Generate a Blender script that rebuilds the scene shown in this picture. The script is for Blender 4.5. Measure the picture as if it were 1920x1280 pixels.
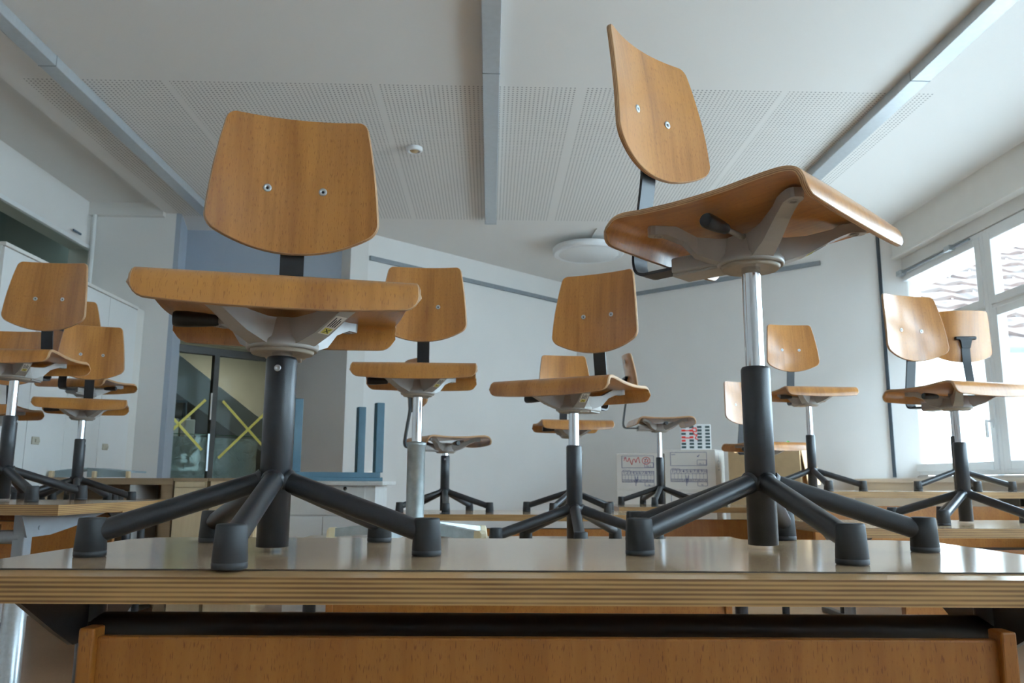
import bpy, bmesh, math, random
from math import sin, cos, pi, radians, sqrt
from mathutils import Vector, Matrix
random.seed(7)
S = bpy.context.scene
for o in list(bpy.data.objects): bpy.data.objects.remove(o)
COL = S.collection
H0 = 0.876                      # eye height; heights below are written relative to it (z = H0 + rel)

# ------------------------------------------------------------------ camera, light, exposure
cam_d = bpy.data.cameras.new('camera'); cam = bpy.data.objects.new('camera', cam_d); COL.objects.link(cam)
cam_d.sensor_width = 36.0; cam_d.sensor_fit = 'HORIZONTAL'; cam_d.lens = 1533.33/1920*36.0
cam_d.clip_start = 0.02; cam_d.clip_end = 200
_p, _r, _y = radians(9.698), radians(0.2725), radians(1.4874)
fw = Vector((sin(_y)*cos(_p), cos(_y)*cos(_p), sin(_p)))
r0 = Vector((cos(_y), -sin(_y), 0)); u0 = r0.cross(fw)
rr = cos(_r)*r0 + sin(_r)*u0; uu = -sin(_r)*r0 + cos(_r)*u0
M = Matrix((rr, uu, -fw)).transposed().to_4x4(); M.translation = Vector((0, 0, H0))
cam.matrix_world = M
S.camera = cam
cam_d.dof.use_dof = True; cam_d.dof.focus_distance = 1.35; cam_d.dof.aperture_fstop = 13.0

S.view_settings.view_transform = 'Standard'; S.view_settings.look = 'None'
S.view_settings.gamma = 1.0; S.view_settings.use_curve_mapping = False
S.view_settings.exposure = 0.0
try:
    S.cycles.max_bounces = 12; S.cycles.diffuse_bounces = 8; S.cycles.glossy_bounces = 5
    S.cycles.transparent_max_bounces = 16; S.cycles.caustics_reflective = True; S.cycles.blur_glossy = .8; S.cycles.caustics_refractive = False
    S.cycles.sample_clamp_indirect = 8.0; S.cycles.use_denoising = True
except Exception: pass

W = bpy.data.worlds.new('daylight'); S.world = W; W.use_nodes = True
wn = W.node_tree.nodes; wl = W.node_tree.links; wn.clear()
wo = wn.new('ShaderNodeOutputWorld'); wb = wn.new('ShaderNodeBackground')
wb.inputs[0].default_value = (0.61, 0.81, 1.0, 1); wb.inputs[1].default_value = 21.0
wl.new(wb.outputs[0], wo.inputs[0])
sun_d = bpy.data.lights.new('sun', 'SUN'); sun_d.energy = 13.0; sun_d.angle = radians(0.6); sun_d.color = (1.0, 0.95, 0.88)
sun = bpy.data.objects.new('sun', sun_d); COL.objects.link(sun)
sun.rotation_euler = Vector((0.95, -0.12, 0.33)).to_track_quat('Z', 'Y').to_euler()
sun.location = (12, 6, 9)
WIN_Y = [7.24, 5.84, 4.44, 3.04, 1.64, 0.24, -1.16, -2.56]

# ------------------------------------------------------------------ materials
MATS = {}
def N(nt, t, **kw):
    n = nt.nodes.new(t)
    for k, v in kw.items(): setattr(n, k, v)
    return n
def base_mat(name, col=(.8,.8,.8), rough=.5, metal=0.0, coat=0.0, coat_rough=.1, spec=.5):
    m = bpy.data.materials.new(name); m.use_nodes = True
    b = m.node_tree.nodes['Principled BSDF']
    b.inputs['Base Color'].default_value = (*col, 1); b.inputs['Roughness'].default_value = rough
    b.inputs['Metallic'].default_value = metal; b.inputs['Coat Weight'].default_value = coat
    b.inputs['Coat Roughness'].default_value = coat_rough; b.inputs['Specular IOR Level'].default_value = spec
    MATS[name] = m
    return m, m.node_tree, b
def ramp(nt, stops):
    r = N(nt, 'ShaderNodeValToRGB'); e = r.color_ramp.elements
    while len(e) > 1: e.remove(e[-1])
    e[0].position, e[0].color = stops[0][0], (*stops[0][1], 1)
    for p, c in stops[1:]:
        x = e.new(p); x.color = (*c, 1)
    return r
def mathn(nt, op, a, b=None, c=None):
    n = N(nt, 'ShaderNodeMath', operation=op)
    for i, v in enumerate((a, b, c)):
        if v is None: continue
        if isinstance(v, (int, float)): n.inputs[i].default_value = v
        else: nt.links.new(v, n.inputs[i])
    return n.outputs[0]
def mixc(nt, fac, a, b, blend='MIX'):
    n = N(nt, 'ShaderNodeMix', data_type='RGBA', blend_type=blend)
    if isinstance(fac, (int, float)): n.inputs[0].default_value = fac
    else: nt.links.new(fac, n.inputs[0])
    for i, v in ((6, a), (7, b)):
        if isinstance(v, tuple): n.inputs[i].default_value = (*v, 1)
        else: nt.links.new(v, n.inputs[i])
    return n.outputs[2]
def noise_mat(name, col, rough, var=.06, scale=8, bump=0.0, bscale=200, **kw):
    m, nt, b = base_mat(name, col, rough, **kw)
    tc = N(nt, 'ShaderNodeTexCoord'); nz = N(nt, 'ShaderNodeTexNoise'); nz.inputs['Scale'].default_value = scale
    nz.inputs['Detail'].default_value = 4
    nt.links.new(tc.outputs['Object'], nz.inputs['Vector'])
    lo = tuple(max(0, c*(1-var)) for c in col); hi = tuple(min(1, c*(1+var)) for c in col)
    r = ramp(nt, [(.3, lo), (.7, hi)]); nt.links.new(nz.outputs['Fac'], r.inputs[0])
    nt.links.new(r.outputs[0], b.inputs['Base Color'])
    if bump:
        n2 = N(nt, 'ShaderNodeTexNoise'); n2.inputs['Scale'].default_value = bscale
        nt.links.new(tc.outputs['Object'], n2.inputs['Vector'])
        bp = N(nt, 'ShaderNodeBump'); bp.inputs['Strength'].default_value = bump; bp.inputs['Distance'].default_value = .001
        nt.links.new(n2.outputs['Fac'], bp.inputs['Height']); nt.links.new(bp.outputs[0], b.inputs['Normal'])
    return m

def beech(name, c_lo, c_hi, use_uv=True, fleck=.5, rough=.32, coat=.35, axis='Y', contrast=1.0):
    """plain-sawn beech: broad cathedral figure running along one axis plus short dark flecks"""
    m, nt, b = base_mat(name, c_hi, rough, coat=coat, coat_rough=.18)
    tc = N(nt, 'ShaderNodeTexCoord'); oi = N(nt, 'ShaderNodeObjectInfo')
    src = tc.outputs['UV'] if use_uv else tc.outputs['Object']
    off = N(nt, 'ShaderNodeCombineXYZ')
    nt.links.new(mathn(nt, 'MULTIPLY', oi.outputs['Random'], 37.0), off.inputs[0])
    nt.links.new(mathn(nt, 'MULTIPLY', oi.outputs['Random'], 91.0), off.inputs[1])
    ad = N(nt, 'ShaderNodeVectorMath', operation='ADD'); nt.links.new(src, ad.inputs[0]); nt.links.new(off.outputs[0], ad.inputs[1])
    def mp(sc):
        n = N(nt, 'ShaderNodeMapping'); n.inputs['Scale'].default_value = sc; nt.links.new(ad.outputs[0], n.inputs[0]); return n.outputs[0]
    ax = {'X': (1, 0), 'Y': (0, 1), 'Z': (0, 2)}[axis]
    def sc(across, along):
        v = [across]*3; v[{'X': 0, 'Y': 1, 'Z': 2}[axis]] = along; return tuple(v)
    n1 = N(nt, 'ShaderNodeTexNoise'); n1.inputs['Scale'].default_value = 1; n1.inputs['Detail'].default_value = 3; n1.inputs['Distortion'].default_value = .6
    nt.links.new(mp(sc(11, 1.6)), n1.inputs['Vector'])
    n2 = N(nt, 'ShaderNodeTexNoise'); n2.inputs['Scale'].default_value = 1; n2.inputs['Detail'].default_value = 2
    nt.links.new(mp(sc(90, 4)), n2.inputs['Vector'])
    n3 = N(nt, 'ShaderNodeTexNoise'); n3.inputs['Scale'].default_value = 1; n3.inputs['Detail'].default_value = 1
    nt.links.new(mp(sc(520, 75)), n3.inputs['Vector'])
    f = mathn(nt, 'ADD', mathn(nt, 'MULTIPLY', n1.outputs['Fac'], .75*contrast), mathn(nt, 'MULTIPLY', n2.outputs['Fac'], .35*contrast))
    r = ramp(nt, [(.32, c_lo), (.72, c_hi)]); nt.links.new(f, r.inputs[0])
    fl = ramp(nt, [(.60, (1, 1, 1)), (.70, (1-.38*fleck, 1-.48*fleck, 1-.55*fleck))]); nt.links.new(n3.outputs['Fac'], fl.inputs[0])
    c = mixc(nt, 1.0, r.outputs[0], fl.outputs[0], 'MULTIPLY')
    hs = N(nt, 'ShaderNodeHueSaturation')
    nt.links.new(mathn(nt, 'ADD', mathn(nt, 'MULTIPLY', oi.outputs['Random'], .22), .89), hs.inputs['Value'])
    nt.links.new(c, hs.inputs['Color'])
    nt.links.new(hs.outputs[0], b.inputs['Base Color'])
    return m
def layered(name, c_lo, c_hi, n, src='UV', axis='Y', rough=.5, coat=.1):
    """edge of plywood: stripes across the thickness, worn and a little soiled along the length"""
    m, nt, b = base_mat(name, c_hi, rough, coat=coat)
    tc = N(nt, 'ShaderNodeTexCoord'); sp = N(nt, 'ShaderNodeSeparateXYZ'); nt.links.new(tc.outputs[src], sp.inputs[0])
    v = sp.outputs[{'X': 0, 'Y': 1, 'Z': 2}[axis]]
    w = mathn(nt, 'SINE', mathn(nt, 'MULTIPLY', v, n*2*pi))
    nz = N(nt, 'ShaderNodeTexNoise'); nz.inputs['Scale'].default_value = 5; nz.inputs['Detail'].default_value = 6
    mpn = N(nt, 'ShaderNodeMapping'); mpn.inputs['Scale'].default_value = (1, 1, 14) if src == 'Object' else (6, 2, 1)
    nt.links.new(tc.outputs[src], mpn.inputs[0]); nt.links.new(mpn.outputs[0], nz.inputs['Vector'])
    f = mathn(nt, 'ADD', mathn(nt, 'MULTIPLY', w, .28), mathn(nt, 'MULTIPLY', nz.outputs['Fac'], .95))
    r = ramp(nt, [(.15, c_lo), (.72, c_hi)]); nt.links.new(f, r.inputs[0])
    nt.links.new(r.outputs[0], b.inputs['Base Color'])
    return m

beech('beech_ply', (.27, .088, .011), (.50, .210, .042), coat=.55, contrast=1.15, fleck=.75)
layered('beech_ply_edge', (.24, .105, .04), (.60, .36, .18), 3.5)
layered('desk_ply_edge', (.165, .075, .020), (.45, .255, .092), 170, src='Object', axis='Z', rough=.45, coat=.15)
beech('desk_panel_beech', (.29, .100, .012), (.45, .195, .038), use_uv=False, fleck=1.0, axis='Z', rough=.4, coat=.1, contrast=.7)
beech('desk_top_laminate', (.55, .37, .215), (.65, .445, .27), use_uv=False, fleck=.12, axis='X', rough=.13, coat=0, contrast=.7)
beech('desk_top_base', (.44, .26, .12), (.54, .34, .17), use_uv=False, fleck=.25, axis='X', rough=.13, coat=0)
beech('birch_pale', (.66, .50, .30), (.78, .63, .41), use_uv=False, fleck=.1, axis='Z', rough=.45, coat=.1, contrast=.8)
beech('oak_grey', (.30, .20, .11), (.40, .28, .165), use_uv=False, fleck=.3, axis='X', rough=.5, coat=0)
noise_mat('seam_brown', (.075, .055, .038), .5, .25, 40)
noise_mat('dark_steel', (.022, .024, .028), .34, .12, 60, bump=.25, bscale=900, coat=.15, coat_rough=.3)
noise_mat('black_steel', (.012, .013, .015), .38, .1, 60)
noise_mat('grey_steel', (.25, .26, .275), .42, .05, 30)
noise_mat('rubber', (.030, .032, .035), .58, .18, 40)
base_mat('chrome', (.72, .74, .77), .10, 1.0)
noise_mat('galvanised', (.42, .46, .46), .38, .18, 30, metal=.75)
noise_mat('zinc', (.55, .58, .60), .32, .08, 90, metal=.85)
noise_mat('cast_paint', (.37, .345, .315), .38, .05, 25, coat=.15, coat_rough=.3)
noise_mat('cast_disc', (.40, .35, .285), .42, .06, 25)
noise_mat('black_plastic', (.010, .010, .011), .36, .1, 40)
noise_mat('cream_plastic', (.72, .62, .40), .45, .06, 30)
noise_mat('white_wall', (.775, .757, .735), .9, .012, 3, bump=.06, bscale=260)
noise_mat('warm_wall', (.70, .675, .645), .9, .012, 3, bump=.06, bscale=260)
noise_mat('blue_grey_wall', (.37, .41, .47), .85, .02, 3)
noise_mat('white_lacquer', (.78, .785, .78), .35, .012, 4)
noise_mat('cupboard_white', (.76, .755, .735), .4, .012, 4)
noise_mat('cream_trim', (.76, .735, .69), .5, .02, 6)
noise_mat('seam_dark', (.035, .045, .055), .7, .1, 9)
noise_mat('frame_white', (.79, .80, .80), .35, .01, 6)
noise_mat('alu', (.52, .55, .575), .36, .04, 30, metal=.35)
noise_mat('rail_grey', (.24, .265, .285), .5, .06, 30, metal=.1)
noise_mat('lamp_white', (.80, .81, .82), .35, .01, 6)
noise_mat('bronze_frame', (.030, .024, .015), .45, .12, 20)
noise_mat('teal_paint', (.020, .095, .145), .42, .08, 12, coat=.1)
noise_mat('white_paint_old', (.70, .69, .665), .5, .05, 9)
noise_mat('rack_blue', (.33, .41, .44), .4, .06, 9)
noise_mat('carton_white', (.74, .70, .645), .75, .03, 7)
noise_mat('carton_brown', (.47, .33, .18), .8, .06, 12)
noise_mat('ink_blue', (.075, .085, .22), .7, .05, 30)
noise_mat('ink_red', (.62, .12, .12), .7, .05, 30)
noise_mat('ink_black', (.02, .02, .025), .7, .05, 30)
noise_mat('tape_yellow', (.74, .66, .14), .55, .05, 30)
noise_mat('sticker_white', (.75, .72, .66), .5, .03, 30)
noise_mat('sticker_old', (.46, .42, .33), .6, .08, 60)
noise_mat('plant_green', (.05, .34, .03), .5, .35, 40)
noise_mat('glass_green', (.10, .24, .16), .2, .05, 10)
noise_mat('slot_dark', (.05, .085, .085), .6, .2, 40)
noise_mat('red_plastic', (.75, .04, .03), .45, .1, 40)
noise_mat('plaster_beige', (.44, .40, .31), .9, .05, 5)
noise_mat('stair_blue', (.36, .43, .49), .85, .03, 4)
noise_mat('ladder_blue', (.10, .145, .20), .5, .06, 20)
noise_mat('corridor_grey', (.30, .36, .34), .9, .04, 4)
noise_mat('facade_white', (.80, .80, .78), .9, .03, 2)
noise_mat('concrete', (.45, .44, .42), .9, .08, 3)
noise_mat('gutter_metal', (.10, .11, .115), .5, .06, 12)

# floor: warm speckled linoleum
m, nt, b = base_mat('linoleum', (.5, .4, .3), .28, coat=.2)
tc = N(nt, 'ShaderNodeTexCoord'); n1 = N(nt, 'ShaderNodeTexNoise'); n1.inputs['Scale'].default_value = 240; n1.inputs['Detail'].default_value = 2
n2 = N(nt, 'ShaderNodeTexNoise'); n2.inputs['Scale'].default_value = 2.2; n2.inputs['Detail'].default_value = 5
nt.links.new(tc.outputs['Object'], n1.inputs['Vector']); nt.links.new(tc.outputs['Object'], n2.inputs['Vector'])
r = ramp(nt, [(.3, (.27, .150, .080)), (.52, (.40, .24, .135)), (.7, (.51, .345, .22))])
nt.links.new(mathn(nt, 'ADD', mathn(nt, 'MULTIPLY', n1.outputs['Fac'], .6), mathn(nt, 'MULTIPLY', n2.outputs['Fac'], .4)), r.inputs[0])
nt.links.new(r.outputs[0], b.inputs['Base Color'])

# ceiling: painted plasterboard with four perforated acoustic panels
m, nt, b = base_mat('ceiling_board', (.78, .755, .725), .92)
tc = N(nt, 'ShaderNodeTexCoord'); sp = N(nt, 'ShaderNodeSeparateXYZ'); nt.links.new(tc.outputs['Object'], sp.inputs[0])
PX, PY = sp.outputs[0], sp.outputs[1]
def frac_c(v, p, o=0.0):
    return mathn(nt, 'SUBTRACT', mathn(nt, 'FRACT', mathn(nt, 'DIVIDE', mathn(nt, 'SUBTRACT', v, o), p)), .5)
pit = .0262
dx = frac_c(PX, pit); dy = frac_c(PY, pit)
d2 = mathn(nt, 'ADD', mathn(nt, 'MULTIPLY', dx, dx), mathn(nt, 'MULTIPLY', dy, dy))
hole = mathn(nt, 'LESS_THAN', d2, .047)
def between(v, a, c): return mathn(nt, 'MULTIPLY', mathn(nt, 'GREATER_THAN', v, a), mathn(nt, 'LESS_THAN', v, c))
reg = mathn(nt, 'MULTIPLY', between(PX, -2.74, 2.64), between(PY, 4.50, 7.02))
sx = mathn(nt, 'ABSOLUTE', frac_c(PX, 1.222, -.698+.611))
reg = mathn(nt, 'MULTIPLY', reg, mathn(nt, 'GREATER_THAN', sx, .017))
nt.links.new(mixc(nt, mathn(nt, 'MULTIPLY', hole, reg), (.78, .755, .725), (.30, .29, .275)), b.inputs['Base Color'])

# panes: thin clear glass (lets light through, mirrors a little)
def pane_mat(name, tint, refl=.08, rough=0.0):
    m = bpy.data.materials.new(name); m.use_nodes = True; MATS[name] = m
    nt = m.node_tree; nt.nodes.clear()
    o = N(nt, 'ShaderNodeOutputMaterial'); t = N(nt, 'ShaderNodeBsdfTransparent'); g = N(nt, 'ShaderNodeBsdfGlossy')
    t.inputs[0].default_value = (*tint, 1); g.inputs['Roughness'].default_value = rough
    lw = N(nt, 'ShaderNodeLayerWeight'); lw.inputs[0].default_value = .5
    fr = mathn(nt, 'ADD', mathn(nt, 'MULTIPLY', mathn(nt, 'POWER', lw.outputs['Facing'], 5.0), .9), .03+refl)
    mx = N(nt, 'ShaderNodeMixShader'); nt.links.new(fr, mx.inputs[0])
    nt.links.new(t.outputs[0], mx.inputs[1]); nt.links.new(g.outputs[0], mx.inputs[2]); nt.links.new(mx.outputs[0], o.inputs[0])
pane_mat('clear_glass', (.97, .985, .98), 0.0)
pane_mat('tinted_glass', (.84, .89, .87), -.0265)
# crinkled plastic film
m = bpy.data.materials.new('plastic_film'); m.use_nodes = True; MATS['plastic_film'] = m
nt = m.node_tree; b = nt.nodes['Principled BSDF']; b.inputs['Base Color'].default_value = (.62, .70, .76, 1); b.inputs['Roughness'].default_value = .35
b.inputs['Alpha'].default_value = .88
tc = N(nt, 'ShaderNodeTexCoord'); nz = N(nt, 'ShaderNodeTexNoise'); nz.inputs['Scale'].default_value = 6; nz.inputs['Distortion'].default_value = 2.5
nt.links.new(tc.outputs['Object'], nz.inputs['Vector']); bp = N(nt, 'ShaderNodeBump'); bp.inputs['Strength'].default_value = .9; bp.inputs['Distance'].default_value = .06
nt.links.new(nz.outputs['Fac'], bp.inputs['Height']); nt.links.new(bp.outputs[0], b.inputs['Normal'])
# old clay tiles
m, nt, b = base_mat('roof_tile', (.5, .3, .22), .85)
tc = N(nt, 'ShaderNodeTexCoord'); nz = N(nt, 'ShaderNodeTexNoise'); nz.inputs['Scale'].default_value = 3.5; nz.inputs['Detail'].default_value = 5
nt.links.new(tc.outputs['Object'], nz.inputs['Vector'])
r = ramp(nt, [(.35, (.030, .017, .013)), (.5, (.062, .035, .026)), (.62, (.075, .058, .050))]); nt.links.new(nz.outputs['Fac'], r.inputs[0]); nt.links.new(r.outputs[0], b.inputs['Base Color'])

# ------------------------------------------------------------------ mesh helpers
class MB:
    """collects geometry; build() links it as ONE mesh object"""
    def __init__(s): s.v = []; s.f = []; s.mi = []; s.uv = []; s.sm = []
    def add(s, vs, fs, mi=0, uvs=None, smooth=False):
        o = len(s.v); s.v += [tuple(x) for x in vs]
        for i, f in enumerate(fs):
            s.f.append(tuple(k+o for k in f)); s.mi.append(mi); s.sm.append(smooth)
            s.uv.append(uvs[i] if uvs else [(0, 0)]*len(f))
    def box(s, x0, x1, y0, y1, z0, z1, mi=0, rot=None, piv=None, bev=0.0):
        bm = bmesh.new(); bmesh.ops.create_cube(bm, size=1)
        for v in bm.verts: v.co = Vector(((x0+x1)/2+v.co.x*(x1-x0), (y0+y1)/2+v.co.y*(y1-y0), (z0+z1)/2+v.co.z*(z1-z0)))
        if bev > 0: bmesh.ops.bevel(bm, geom=list(bm.edges), offset=bev, segments=2, affect='EDGES', profile=.5)
        if rot:
            p = Vector(piv or ((x0+x1)/2, (y0+y1)/2, (z0+z1)/2)); R = rot if isinstance(rot, Matrix) else Matrix.Rotation(rot, 3, 'Z')
            for v in bm.verts: v.co = R @ (v.co-p) + p
        bm.verts.index_update(); bm.normal_update()
        s.add([v.co.copy() for v in bm.verts], [[v.index for v in f.verts] for f in bm.faces], mi); bm.free()
    def prism(s, pts, z0, z1, mi=0, T=None):
        n = len(pts); vs = [Vector((p[0], p[1], z0)) for p in pts]+[Vector((p[0], p[1], z1)) for p in pts]
        ar = sum(pts[i][0]*pts[(i+1) % n][1]-pts[(i+1) % n][0]*pts[i][1] for i in range(n))
        fs = [list(range(n))[::-1], list(range(n, 2*n))]+[[i, (i+1) % n, n+(i+1) % n, n+i] for i in range(n)]
        if ar < 0: fs = [f[::-1] for f in fs]
        if T: vs = [T @ v for v in vs]
        s.add(vs, fs, mi)
    def lathe(s, prof, n=28, c=(0, 0, 0), mi=0, T=None, smooth=True, cap=True):
        vs = []; fs = []
        for r, z in prof:
            for k in range(n):
                a = 2*pi*k/n; vs.append(Vector((r*cos(a), r*sin(a), z)))
        for i in range(len(prof)-1):
            for k in range(n):
                k2 = (k+1) % n; fs.append([i*n+k, i*n+k2, (i+1)*n+k2, (i+1)*n+k])
        T = T or Matrix.Translation(c)
        s.add([T @ v for v in vs], fs, mi, smooth=smooth)
        if cap:
            s.add([T @ v for v in vs[:n]], [list(range(n))[::-1]], mi); s.add([T @ v for v in vs[-n:]], [list(range(n))], mi)
    def tube(s, path, rad, n=14, mi=0, cap=True):
        path = [Vector(p) for p in path]; rads = rad if isinstance(rad, (list, tuple)) else [rad]*len(path)
        up = None; vs = []; fs = []
        for i, p in enumerate(path):
            t = (path[min(i+1, len(path)-1)]-path[max(i-1, 0)]).normalized()
            if up is None:
                up = Vector((0, 0, 1)) if abs(t.z) < .9 else Vector((1, 0, 0))
            a = t.cross(up).normalized(); up = a.cross(t).normalized()
            for k in range(n):
                th = 2*pi*k/n; vs.append(p+(a*cos(th)+up*sin(th))*rads[i])
        for i in range(len(path)-1):
            for k in range(n):
                k2 = (k+1) % n; fs.append([i*n+k2, i*n+k, (i+1)*n+k, (i+1)*n+k2])
        s.add(vs, fs, mi, smooth=True)
        if cap: s.add(vs[:n], [list(range(n))], mi); s.add(vs[-n:], [list(range(n))[::-1]], mi)
    def loft(s, secs, mi=0, smooth=False):
        n = len(secs[0]); vs = [Vector(p) for q in secs for p in q]; fs = [list(range(n))[::-1], list(range((len(secs)-1)*n, len(secs)*n))]
        for i in range(len(secs)-1):
            for k in range(n):
                k2 = (k+1) % n; fs.append([i*n+k, i*n+k2, (i+1)*n+k2, (i+1)*n+k])
        s.add(vs, fs, mi, smooth=smooth)
    def mesh(s, name, mats):
        me = bpy.data.meshes.new(name); me.from_pydata(s.v, [], s.f)
        for mm in mats: me.materials.append(MATS[mm])
        me.polygons.foreach_set('material_index', s.mi); me.polygons.foreach_set('use_smooth', s.sm)
        uvl = me.uv_layers.new(name='UVMap'); i = 0
        for poly, uv in zip(me.polygons, s.uv):
            for li, c in zip(poly.loop_indices, uv): uvl.data[li].uv = c
        me.update(); return me
    def build(s, name, mats, parent=None):
        if isinstance(mats, str): mats = [mats]
        return link(name, s.mesh(name, mats), parent)
def link(name, me, parent=None, loc=(0, 0, 0), rz=0.0):
    o = bpy.data.objects.new(name, me); COL.objects.link(o)
    if parent: o.parent = parent
    o.location = loc; o.rotation_euler = (0, 0, rz); return o
def tag(o, label, cat, group=None, kind=None):
    o['label'] = label; o['category'] = cat
    if group: o['group'] = group
    if kind: o['kind'] = kind
    return o
def thing(name, label, cat, loc=(0, 0, 0), rz=0.0, group=None, kind=None):
    return tag(link(name, None, None, loc, rz), label, cat, group, kind)
def struct(name, mb, mats, label, cat): return tag(mb.build(name, mats), label, cat, None, 'structure')
def one(name, mats, parent, fn, *a, **k):
    m = MB(); fn(m, *a, **k); return m.build(name, mats, parent)
def bx(name, mat, parent, *a, **k): return one(name, mat, parent, MB.box, *a, **k)
Z = lambda r: H0+r

# ------------------------------------------------------------------ room shell
mb = MB(); mb.box(-3.9, 4.0, -3.2, 10.3, -.12, 0); struct('floor', mb, 'linoleum', 'warm beige speckled classroom floor', 'floor')
mb = MB(); mb.box(-2.865, 3.9, -3.2, 9.9, Z(2.30), Z(2.50))
struct('ceiling', mb, 'ceiling_board', 'white classroom ceiling with a band of perforated acoustic panels', 'ceiling')
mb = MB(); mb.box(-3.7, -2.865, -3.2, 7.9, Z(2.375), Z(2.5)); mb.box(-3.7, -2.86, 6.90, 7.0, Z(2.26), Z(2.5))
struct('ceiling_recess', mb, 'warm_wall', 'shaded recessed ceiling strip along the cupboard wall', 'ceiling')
mb = MB()                                   # wall above/around the tall cupboards with the glazed strip opening
mb.box(-3.7, -3.5, -3.2, 7.1, 0, Z(1.60)); mb.box(-3.7, -3.5, -3.2, 7.1, Z(1.985), Z(2.5)); mb.box(-3.7, -3.5, 7.02, 7.1, Z(1.6), Z(1.985)); mb.box(-3.7, -3.5, -3.2, 3.0, Z(1.6), Z(1.985))
struct('wall_left', mb, 'white_wall', 'white left wall above the tall cupboards', 'wall')
mb = MB(); mb.box(-3.5, -2.765, 6.955, 7.10, 0, Z(2.45)); struct('wall_alcove_end', mb, 'white_wall', 'white end wall beside the tall cupboards', 'wall')
mb = MB(); mb.prism([(-2.765, 6.955), (-2.72, 6.955), (-2.86, 7.50), (-2.95, 7.50)], 0, Z(2.45)); struct('wall_alcove_reveal', mb, 'blue_grey_wall', 'blue grey reveal at the left of the glazed alcove', 'wall')
mb = MB(); mb.box(-2.95, -1.33, 7.44, 7.56, Z(1.50), Z(2.45)); struct('wall_alcove_bulkhead', mb, 'blue_grey_wall', 'blue grey bulkhead above the glazed alcove', 'wall')
mb = MB(); mb.box(-2.95, -1.3, 7.5, 8.5, Z(1.50), Z(1.56)); struct('ceiling_alcove', mb, 'blue_grey_wall', 'underside of the alcove bulkhead', 'ceiling')
mb = MB(); mb.prism([(-2.12, 8.16), (-2.02, 8.26), (-1.16, 7.47), (-1.30, 7.34)], 0, Z(2.45)); struct('wall_alcove_side', mb, 'warm_wall', 'beige wall at the right of the glazed alcove', 'wall')
mb = MB(); mb.prism([(-1.30, 7.34), (1.007, 9.484), (.90, 9.60), (-1.41, 7.46)], 0, Z(2.45)); struct('wall_back_left', mb, 'white_wall', 'white back wall left of the far corner', 'wall')
mb = MB(); mb.prism([(1.007, 9.484), (3.74, 6.98), (3.85, 7.10), (1.02, 9.72), (.90, 9.60)], 0, Z(2.45)); struct('wall_back_right', mb, 'white_wall', 'white back wall between the far corner and the windows', 'wall')
mb = MB(); mb.prism([(3.535, 7.168), (3.555, 7.150), (3.565, 7.161), (3.545, 7.179)], Z(.05), Z(2.3)); mb.v = [(x-.012, y-.012, z) for x, y, z in mb.v]
struct('trim_1', mb, 'seam_dark', 'dark vertical gap where the back wall meets the window wall', 'trim')
mb = MB(); mb.box(3.68, 3.95, -3.2, 7.5, 0, Z(.06)); mb.box(3.68, 3.95, -3.2, 7.5, Z(1.88), Z(2.5)); mb.box(3.68, 3.95, 7.245, 7.5, 0, Z(2.4)); mb.box(3.68, 3.95, -3.2, -2.565, 0, Z(2.4))
struct('wall_window', mb, 'warm_wall', 'window wall on the right', 'wall')
mb = MB(); mb.box(-3.7, 3.95, -3.3, -3.15, 0, Z(2.5)); struct('wall_rear', mb, 'white_wall', 'white wall behind the viewer', 'wall')
mb = MB(); mb.box(3.615, 3.69, -3.15, 7.06, Z(2.01), Z(2.3)); mb.box(3.60, 3.69, -3.15, 7.06, Z(1.985), Z(2.012), bev=.004)
struct('trim_2', mb, 'cream_trim', 'cream blind pelmet running above the windows', 'trim')
# picture rails high on the two back walls (both lie just in front of the wall face)
def rail(p0, p1, z, nrm):
    mb = MB(); a = Vector((*p0, 0)); c = Vector((*p1, 0)); n = Vector((*nrm, 0)).normalized()*.022
    mb.prism([a, c, c+n, a+n], Z(z-.021), Z(z+.021)); return mb
struct('trim_3', rail((-1.150, 7.474), (.985, 9.458), 2.06, (.68, -.73)), 'rail_grey', 'grey picture rail on the back wall left of the far corner', 'trim')
struct('trim_4', rail((3.150, 7.517), (1.03, 9.457), 2.075, (-.67, -.74)), 'rail_grey', 'grey picture rail on the back wall beside the windows', 'trim')
# upper glazed strip on the left wall, with a dim corridor behind
w3 = MB()
w3.box(-3.52, -3.47, 3.0, 7.03, Z(1.955), Z(1.99), bev=.004); w3.box(-3.52, -3.47, 3.0, 7.03, Z(1.595), Z(1.63), bev=.004); w3.box(-3.52, -3.47, 6.99, 7.03, Z(1.63), Z(1.955)); w3.box(-3.52, -3.47, 5.1, 5.13, Z(1.63), Z(1.955))
w3 = struct('window_3', w3, 'frame_white', 'narrow glazed strip high on the left wall looking into a dim corridor', 'window')
bx('pane', 'tinted_glass', w3, -3.502, -3.496, 3.02, 6.99, Z(1.62), Z(1.965))
mb = MB(); mb.box(-5.3, -5.2, 2.8, 7.3, 0, Z(2.4)); mb.box(-5.3, -3.7, 7.2, 7.3, 0, Z(2.4)); mb.box(-5.3, -3.7, 2.8, 2.9, 0, Z(2.4)); mb.box(-5.3, -3.6, 2.8, 7.3, Z(2.4), Z(2.5)); mb.box(-5.3, -3.7, 2.8, 7.3, -.12, 0)
struct('wall_corridor', mb, 'corridor_grey', 'grey green corridor behind the high glazed strip', 'wall')
mb = MB(); mb.tube([(-3.44, 6.90, Z(1.44)), (-3.44, 6.90, Z(2.26))], .018, 12)
tag(mb.build('heating_pipe', 'white_lacquer'), 'thin white vertical pipe in the corner above the cupboards', 'pipe')
mb = MB(); mb.box(-3.475, -3.465, 6.62, 6.75, Z(2.03), Z(2.045)); tag(mb.build('tape_strip', 'ladder_blue'), 'short blue tape strip above the end of the high glazed strip', 'tape')

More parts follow.
